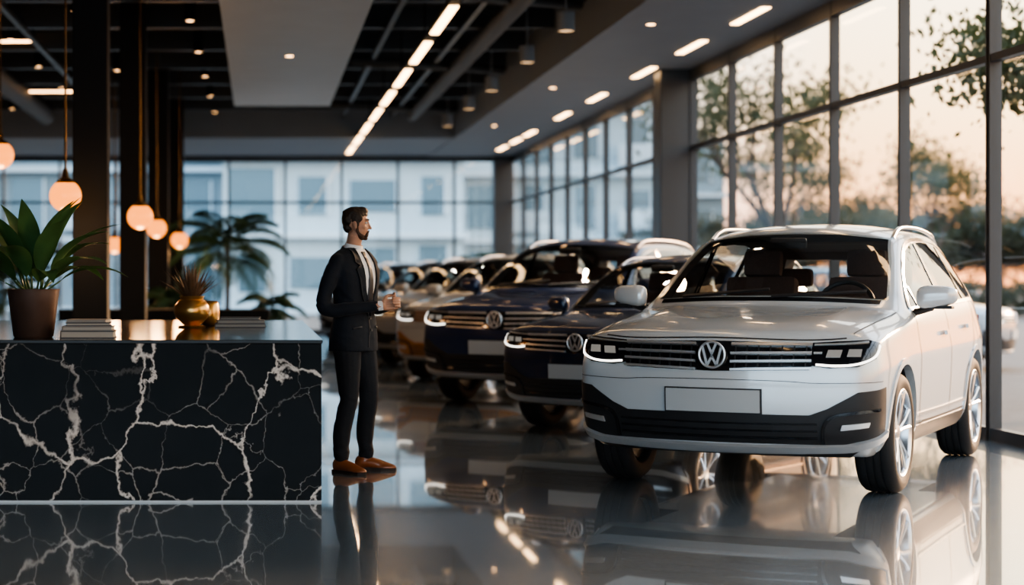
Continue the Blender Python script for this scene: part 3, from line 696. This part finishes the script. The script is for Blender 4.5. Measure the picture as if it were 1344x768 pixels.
def treemesh(seed,h,spread,leafn,leafs,lev=4,tr=.022):
    R=random.Random(seed); bm=bmesh.new(); tips=[]
    def br(p,d,l,r,k):
        q=[p]; dd=d.copy(); n=4
        for i in range(n):
            dd=(dd+Vector((R.uniform(-.16,.16),R.uniform(-.16,.16),R.uniform(-.05,.12)))).normalized(); q.append(q[-1]+dd*l/n)
        tube(bm,q,[r*(1-.45*i/n) for i in range(n+1)],6 if k>1 else 4,0,caps=False)
        if k<=1: tips.append(q[-1]); tips.append(q[2])
        if k>0:
            for c in range(3):
                az=R.uniform(0,6.28); an=R.uniform(.35,.85); ax=dd.orthogonal().normalized(); ax.rotate(Matrix.Rotation(az,3,dd)) 
                nd=dd.copy(); nd.rotate(Matrix.Rotation(an,3,ax)); nd.z+=.1; br(q[R.choice((3,4,4))],nd.normalized(),l*R.uniform(.6,.78),r*.52,k-1)
    br(Vector((0,0,0)),Vector((0,0,1)),h*.36,h*tr,lev)
    for _ in range(leafn):
        t=R.choice(tips); p=t+Vector((R.gauss(0,1),R.gauss(0,1),R.gauss(0,.8)))*spread; s=leafs*R.uniform(.6,1.3)
        E=Euler((R.uniform(0,6),R.uniform(0,6),R.uniform(0,6))).to_matrix()
        f=bm.faces.new([bm.verts.new(p+E@Vector(c)*s) for c in((-1,0,0),(0,-.5,0),(1,0,0),(0,.5,0))]); f.material_index=1
    me=bpy.data.meshes.new('tree'); bm.to_mesh(me); bm.free(); return me
t1=treemesh(1,5.4,.26,4600,.065,4,.013); t2=treemesh(2,6.0,.30,3600,.075,4,.022); t3=treemesh(3,6.5,.42,5000,.13,4)
for me,x,y,rz,s in((t1,11.0,21.5,.4,1.0),(t2,12.0,41,1,1.1),(t2,17.4,47,2.6,.85),(t2,15.2,56,4,1.0)):
    o=mobj(me,'tree',[M['bark'],M['leaf3']],loc=(x,y,-.15),rot=(0,0,rz)); o.scale=(s,s,s)
R=random.Random(9)
for i in range(22):
    y=84+R.uniform(-6,14); px=915+i*27; x=(px-340)/F*y; s=R.uniform(.6,.88)
    o=mobj(t3,'tree',[M['bark'],M['hedge']],loc=(x,y,-.15),rot=(0,0,R.uniform(0,6))); o.scale=(s*1.5,s*1.5,s)
bm=bmesh.new()
for i in range(9000):
    x=R.uniform(14,40); z=R.uniform(0,1.25)+.12*math.sin(x*3); p=Vector((x,R.uniform(-.5,.5),z)); E=Euler((R.uniform(0,6),R.uniform(0,6),0)).to_matrix()
    bm.faces.new([bm.verts.new(p+E@Vector(c)*.13) for c in((-1,0,0),(0,-.5,0),(1,0,0),(0,.5,0))])
fin(bm,'hedge',M['hedge'],loc=(0,66,-.15))
# ---------------------------------------------------------------- MAN
def folds(amp,fz,zones):
    def f(me):
        ns=[v.normal.copy() for v in me.vertices]
        for v,nn in zip(me.vertices,ns):
            c=v.co; w=.35
            for z0,hw,k in zones: w=max(w,k*max(0,1-abs(c.z-z0)/hw))
            q=Vector((c.x*7+c.z*3,c.y*7,c.z*fz+c.x*4)); val=mnoise.noise(q)+.5*mnoise.noise(q*2.1)
            rid=(1-abs(val)*2.2)*.6+val*.5
            v.co=c+nn*amp*w*rid
        for v in me.vertices:
            if v.co.z<.072: v.co.z=.072
    return f
def man(loc,rz):
    e=empty('man',loc,rz)
    # jacket
    bm=bmesh.new()
    T=[(.835,.196,.142,-.005),(.90,.196,.137,-.005),(1.0,.186,.127,0),(1.10,.168,.112,.005),(1.22,.180,.122,.008),(1.34,.203,.132,.005),(1.42,.216,.126,-.005),(1.480,.194,.105,-.015),(1.52,.120,.082,-.02),(1.545,.07,.065,-.015)]
    T=catm(T,3); rings=[]
    for z,a,b,cx in T:
        rings.append([bm.verts.new((cx+b*math.copysign(abs(math.cos(t))**.85,math.cos(t)),a*math.copysign(abs(math.sin(t))**.85,math.sin(t)),z)) for t in [2*math.pi*k/28 for k in range(28)]])
    for A,B_ in zip(rings,rings[1:]):
        for k in range(28): bm.faces.new((A[k],A[(k+1)%28],B_[(k+1)%28],B_[k]))
    bm.faces.new(rings[0][::-1]); bm.faces.new(rings[-1])
    Rw=Vector((.235,-.075,1.145)); Lw=Vector((.245,.085,1.155))
    limb(bm,[(-.01,-.178,1.440),(-.045,-.228,1.32),(-.08,-.250,1.155),(-.02,-.235,1.115),(.08,-.185,1.125),tuple(Rw)],[.062,.056,.049,.047,.043,.034])
    limb(bm,[(-.01,.178,1.440),(-.02,.228,1.32),(-.03,.250,1.17),(.03,.23,1.13),(.10,.185,1.135),tuple(Lw)],[.062,.056,.049,.047,.043,.034])
    jk=blob(bm,'jacket',M['suit'],e,.009,4,post=folds(.0085,13,[(1.14,.12,1.2),(.95,.12,.6),(1.32,.1,.6)]))
    bv=BVHTree.FromPolygons([v.co for v in jk.data.vertices],[tuple(p.vertices) for p in jk.data.polygons])
    fn=lambda u,v:((.175,u,v),(-1,0,0))
    bm=bmesh.new(); projpanel(bm,bv,[(-.0,1.12),(-.06,1.28),(-.078,1.44),(-.062,1.535),(.062,1.535),(.078,1.44),(.06,1.28)],fn,off=.003,skirt=.008,cell=.03); fin(bm,'shirt_front',M['shirt'],e,smooth=True)
    bm=bmesh.new(); projpanel(bm,bv,[(0,1.10),(-.022,1.14),(-.028,1.20),(-.013,1.47),(-.020,1.512),(.020,1.512),(.013,1.47),(.028,1.20),(.022,1.14)],fn,off=.011,skirt=.012,cell=.03); fin(bm,'tie',M['tie'],e,smooth=True)
    bm=bmesh.new()
    for q in(1,-1):
        P=[(0,1.10),(q*.055,1.26),(q*.074,1.44),(q*.062,1.535),(q*.098,1.525),(q*.128,1.44),(q*.100,1.42),(q*.130,1.395),(q*.085,1.22),(q*.012,1.075)]
        projpanel(bm,bv,P,fn,off=.013,skirt=.014,cell=.03)
    fin(bm,'lapels',M['suit'],e,smooth=True)
    bm=bmesh.new(); projpanel(bm,bv,strip([(0,1.09),(.0,.98),(-.02,.86)],.006,3),fn,off=.004,skirt=.006,cell=.03)
    for z in(1.06,.98): projpanel(bm,bv,[(.012,z-.008),(.028,z-.008),(.028,z+.008),(.012,z+.008)],fn,off=.008,skirt=.008,cell=.03)
    projpanel(bm,bv,strip([(-.15,.99),(-.08,1.0)],.012,2),fn,off=.006,skirt=.008,cell=.03); projpanel(bm,bv,strip([(.08,1.0),(.15,.99)],.012,2),fn,off=.006,skirt=.008,cell=.03)
    fin(bm,'buttons',M['tie'],e)
    # neck
    bm=bmesh.new(); limb(bm,[(-.015,0,1.50),(-.005,0,1.56),(.012,0,1.635)],[.057,.053,.054]); fin(bm,'neck',M['skin'],e,smooth=True)
    bm=bmesh.new(); mt=Matrix.Translation((-.008,0,1.53))@Matrix.Rotation(.22,4,'Y'); lathe(bm,[(.064,-.015),(.067,.0),(.062,.042),(.057,.042),(.058,0)],24,mat=mt); fin(bm,'collar',M['shirt'],e,smooth=True)
    bm=bmesh.new(); mt=Matrix.Translation((-.022,0,1.512))@Matrix.Rotation(.38,4,'Y'); lathe(bm,[(.090,-.02),(.080,.0),(.072,.028),(.068,.026),(.070,-.01)],24,mat=mt); fin(bm,'jacket_collar',M['suit'],e,smooth=True)
    # trousers
    bm=bmesh.new(); ell(bm,(0,0,.92),(.115,.165,.12))
    A=[[(0,-.085,.88),(.018,-.095,.70),(.025,-.105,.50),(-.02,-.115,.28),(-.02,-.12,.115)],[(0,.085,.88),(.024,.105,.70),(.04,.12,.50),(.0,.135,.28),(.0,.145,.115)]]
    for p in A: limb(bm,p,[.098,.086,.065,.062,.051])
    blob(bm,'trousers',M['trouser'],e,.009,4,post=folds(.0085,11,[(.50,.12,1.1),(.14,.10,1.4),(.82,.08,.9)]))
    # shoes
    for nm,c,rr in(('shoe_right',(-.015,-.12,0),-.10),('shoe_left',(0,.145,0),.45)):
        bm=bmesh.new(); ell(bm,(-.035,0,.05),(.045,.036,.055)); limb(bm,[(-.03,0,.055),(.04,0,.05),(.10,0,.035),(.165,0,.025)],[.040,.040,.038,.026]); limb(bm,[(-.02,0,.06),(.0,0,.11)],[.04,.04]); ell(bm,(.13,0,.022),(.085,.044,.03))
        def flat(me):
            for v in me.vertices:
                if v.co.z<.016: v.co.z=.016
        blob(bm,nm,M['shoe'],e,.006,3,loc=c,rot=(0,0,rr),post=flat)
        bm=bmesh.new(); out=[(-.082,0),(-.07,.03),(-.02,.04),(.04,.038),(.11,.047),(.17,.036),(.215,.006),(.212,-.01),(.17,-.036),(.11,-.045),(.04,-.036),(-.02,-.04),(-.07,-.03)]
        a=[bm.verts.new((x,y,0)) for x,y in out]; b=[bm.verts.new((x,y,.02)) for x,y in out]; bm.faces.new(a[::-1]); bm.faces.new(b)
        for k in range(len(out)): bm.faces.new((a[k],a[(k+1)%len(out)],b[(k+1)%len(out)],b[k]))
        fin(bm,nm+'_sole',M['sole'],e,loc=c,rot=(0,0,rr))
    # head
    hd=bpy.data.objects.new('head',None); link(hd,e); hd.location=(.018,0,1.708); hd.rotation_euler=(0,.03,math.radians(30)); hd.scale=(.92,.92,.94)
    bm=bmesh.new(); ell(bm,(-.012,0,.035),(.098,.076,.088)); ell(bm,(.028,0,-.025),(.066,.060,.085)); ell(bm,(.035,0,-.08),(.052,.048,.036)); ell(bm,(.072,0,-.100),(.018,.022,.017))
    limb(bm,[(.088,0,.018),(.100,0,-.008),(.109,0,-.027)],[.008,.009,.0115]); ell(bm,(.096,.011,-.030),(.010,.007,.007)); ell(bm,(.096,-.011,-.030),(.010,.007,.007))
    ell(bm,(.078,.0,.030),(.018,.046,.010)); ell(bm,(.089,0,-.054),(.009,.022,.0055)); ell(bm,(.087,0,-.066),(.010,.020,.0065))
    for q in(1,-1): ell(bm,(-.002,q*.076,-.008),(.018,.009,.032),Euler((0,-.2,q*.35))); ell(bm,(.06,q*.042,-.02),(.022,.016,.02))
    blob(bm,'face',M['skin'],hd,.004,3)
    bm=bmesh.new()
    for q in(1,-1): ell(bm,(.078,q*.030,.010),(.012,.013,.008))
    fin(bm,'eyes',M['eye'],hd,smooth=True)
    bm=bmesh.new()
    for q in(1,-1):
        ell(bm,(.089,q*.031,.010),(.004,.005,.005)); limb(bm,[(.094,q*.014,.030),(.092,q*.034,.036),(.080,q*.052,.030)],[.003,.004,.002])
    fin(bm,'eyebrows',M['hair'],hd,smooth=True)
    bm=bmesh.new(); ell(bm,(-.010,0,.072),(.096,.076,.056)); ell(bm,(-.048,0,.035),(.062,.077,.080)); ell(bm,(.046,0,.102),(.042,.050,.026),Euler((0,.2,0))); ell(bm,(-.055,0,-.025),(.042,.058,.042))
    for q in(1,-1): ell(bm,(.008,q*.067,.042),(.048,.012,.040)); ell(bm,(.018,q*.069,.0),(.012,.008,.032))
    def tuft(me):
        ns=[v.normal.copy() for v in me.vertices]
        for v,nn in zip(me.vertices,ns):
            v.co=v.co+nn*.006*mnoise.noise(Vector((v.co.x*18,v.co.y*60,v.co.z*28)))
    blob(bm,'hair',M['hair'],hd,.004,2,post=tuft)
    bm=bmesh.new(); ell(bm,(.032,0,-.085),(.053,.050,.035)); ell(bm,(.073,0,-.100),(.019,.024,.018)); limb(bm,[(.096,.022,-.056),(.099,0,-.044),(.096,-.022,-.056)],[.004,.005,.004])
    for q in(1,-1): limb(bm,[(.016,q*.062,-.02),(.02,q*.058,-.06),(.05,q*.044,-.09)],[.009,.012,.014]); limb(bm,[(.093,q*.022,-.054),(.083,q*.026,-.085)],[.005,.011])
    blob(bm,'beard',M['beard'],hd,.004,2)
    # hands
    def hand(nm,w,pd,side,fan,curl):
        """w wrist, pd palm dir, side = thumb-side vector, curl dir"""
        w=Vector(w); pd=Vector(pd).normalized(); side=Vector(side); side=(side-pd*side.dot(pd)).normalized(); cu=Vector(curl); cu=(cu-pd*cu.dot(pd)-side*cu.dot(side)).normalized()
        bm=bmesh.new(); limb(bm,[w-pd*.03,w+pd*.01],[.026,.027])
        for k in range(4):
            o=side*(.027-.018*k); limb(bm,[w+o*.5,w+pd*.05+o,w+pd*.088+o],[.016,.0125,.0115],10,3)
            L=(.078,.088,.082,.064)[k]; a=w+pd*.088+o; pts=[a]; d=pd.copy(); 
            for j,(fr,an) in enumerate(((.42,.55),(.32,.75),(.26,.5))):
                d=(d*math.cos(an)+cu.copy()*math.sin(an)) if j==0 else (Matrix.Rotation(an,3,pd.cross(cu))@d)
                pts.append(pts[-1]+d*L*fr)
            limb(bm,pts,[.0105,.0095,.0088,.0075],8,3)
        t0=w+pd*.025+side*.022; t1=t0+(pd*.5+side*.75+cu*.35).normalized()*.045; t2=t1+(pd*.9+side*.1+cu*.4).normalized()*.036; t3=t2+(pd*.9-side*.2+cu*.5).normalized()*.026
        limb(bm,[t0,t1,t2,t3],[.017,.013,.0115,.009],8,3)
        blob(bm,nm,M['skin'],e,.0035,2)
    hand('hand_right',Rw+Vector((.03,.012,.002)),(.75,.62,.12),(0.1,0,1),0,(-.55,.8,-.1))
    hand('hand_left',Lw+Vector((.025,-.01,.004)),(.85,-.42,.10),(0.1,0,1),0,(-.5,-.85,-.1))
    for nm,w,d in(('cuff_right',Rw,(.75,.5,.08)),('cuff_left',Lw,(.8,-.4,.08))):
        d=Vector(d).normalized(); bm=bmesh.new(); tube(bm,[w+d*.015,w+d*.048],[.034,.033],16,caps=True); fin(bm,nm,M['shirt'],e,smooth=False)
man((.655,12.62,0),math.radians(-38))
# ---------------------------------------------------------------- WORLD
w=bpy.data.worlds.new('sky'); sc.world=w; w.use_nodes=True; n=w.node_tree.nodes; l=w.node_tree.links
bg=n['Background']; tc=n.new('ShaderNodeTexCoord'); sp=n.new('ShaderNodeSeparateXYZ'); l.new(tc.outputs['Generated'],sp.inputs[0])
def ramp(stops):
    r=n.new('ShaderNodeValToRGB'); el=r.color_ramp.elements
    while len(el)>1: el.remove(el[-1])
    el[0].position=stops[0][0]; el[0].color=(*stops[0][1],1)
    for p,c in stops[1:]:
        q=el.new(p); q.color=(*c,1)
    l.new(sp.outputs['Z'],r.inputs[0]); return r
wr=ramp([(0,(1.0,.36,.12)),(.035,(1.0,.45,.18)),(.08,(1.0,.63,.32)),(.15,(1,.82,.56)),(.5,(.62,.68,.75)),(1,(.35,.45,.6))])
cr=ramp([(0,(.56,.74,.88)),(.2,(.58,.76,.92)),(1,(.36,.52,.72))])
fx=n.new('ShaderNodeMapRange'); fx.inputs[1].default_value=.10; fx.inputs[2].default_value=.30; l.new(sp.outputs['X'],fx.inputs[0])
mx=n.new('ShaderNodeMixRGB'); l.new(fx.outputs[0],mx.inputs[0]); l.new(cr.outputs[0],mx.inputs[1]); l.new(wr.outputs[0],mx.inputs[2])
l.new(mx.outputs[0],bg.inputs[0])
st=n.new('ShaderNodeMapRange'); st.inputs[1].default_value=0; st.inputs[2].default_value=1; st.inputs[3].default_value=3.7; st.inputs[4].default_value=3.0; l.new(fx.outputs[0],st.inputs[0]); l.new(st.outputs[0],bg.inputs[1])
S=bpy.data.lights.new('sun','SUN'); S.energy=5.5; S.angle=math.radians(5); S.color=(1,.56,.28)
so=link(bpy.data.objects.new('sun',S)); so.rotation_euler=Vector((-.80,-.75,-.26)).to_track_quat('-Z','Y').to_euler(); so.location=(20,40,15)
# ---------------------------------------------------------------- CAMERA
c=bpy.data.cameras.new('camera'); c.lens=F/1344*36; c.sensor_width=36; c.shift_x=(672-340)/1344; c.shift_y=-19/1344
c.clip_end=500; c.dof.use_dof=True; c.dof.focus_distance=11.8; c.dof.aperture_fstop=1.2
co=link(bpy.data.objects.new('camera',c)); co.location=(0,0,H); co.rotation_euler=(math.pi/2,0,0); sc.camera=co
sc.view_settings.view_transform='AgX'
try: sc.view_settings.look='AgX - Medium High Contrast'
except Exception as ex: print(ex)
sc.view_settings.exposure=.75
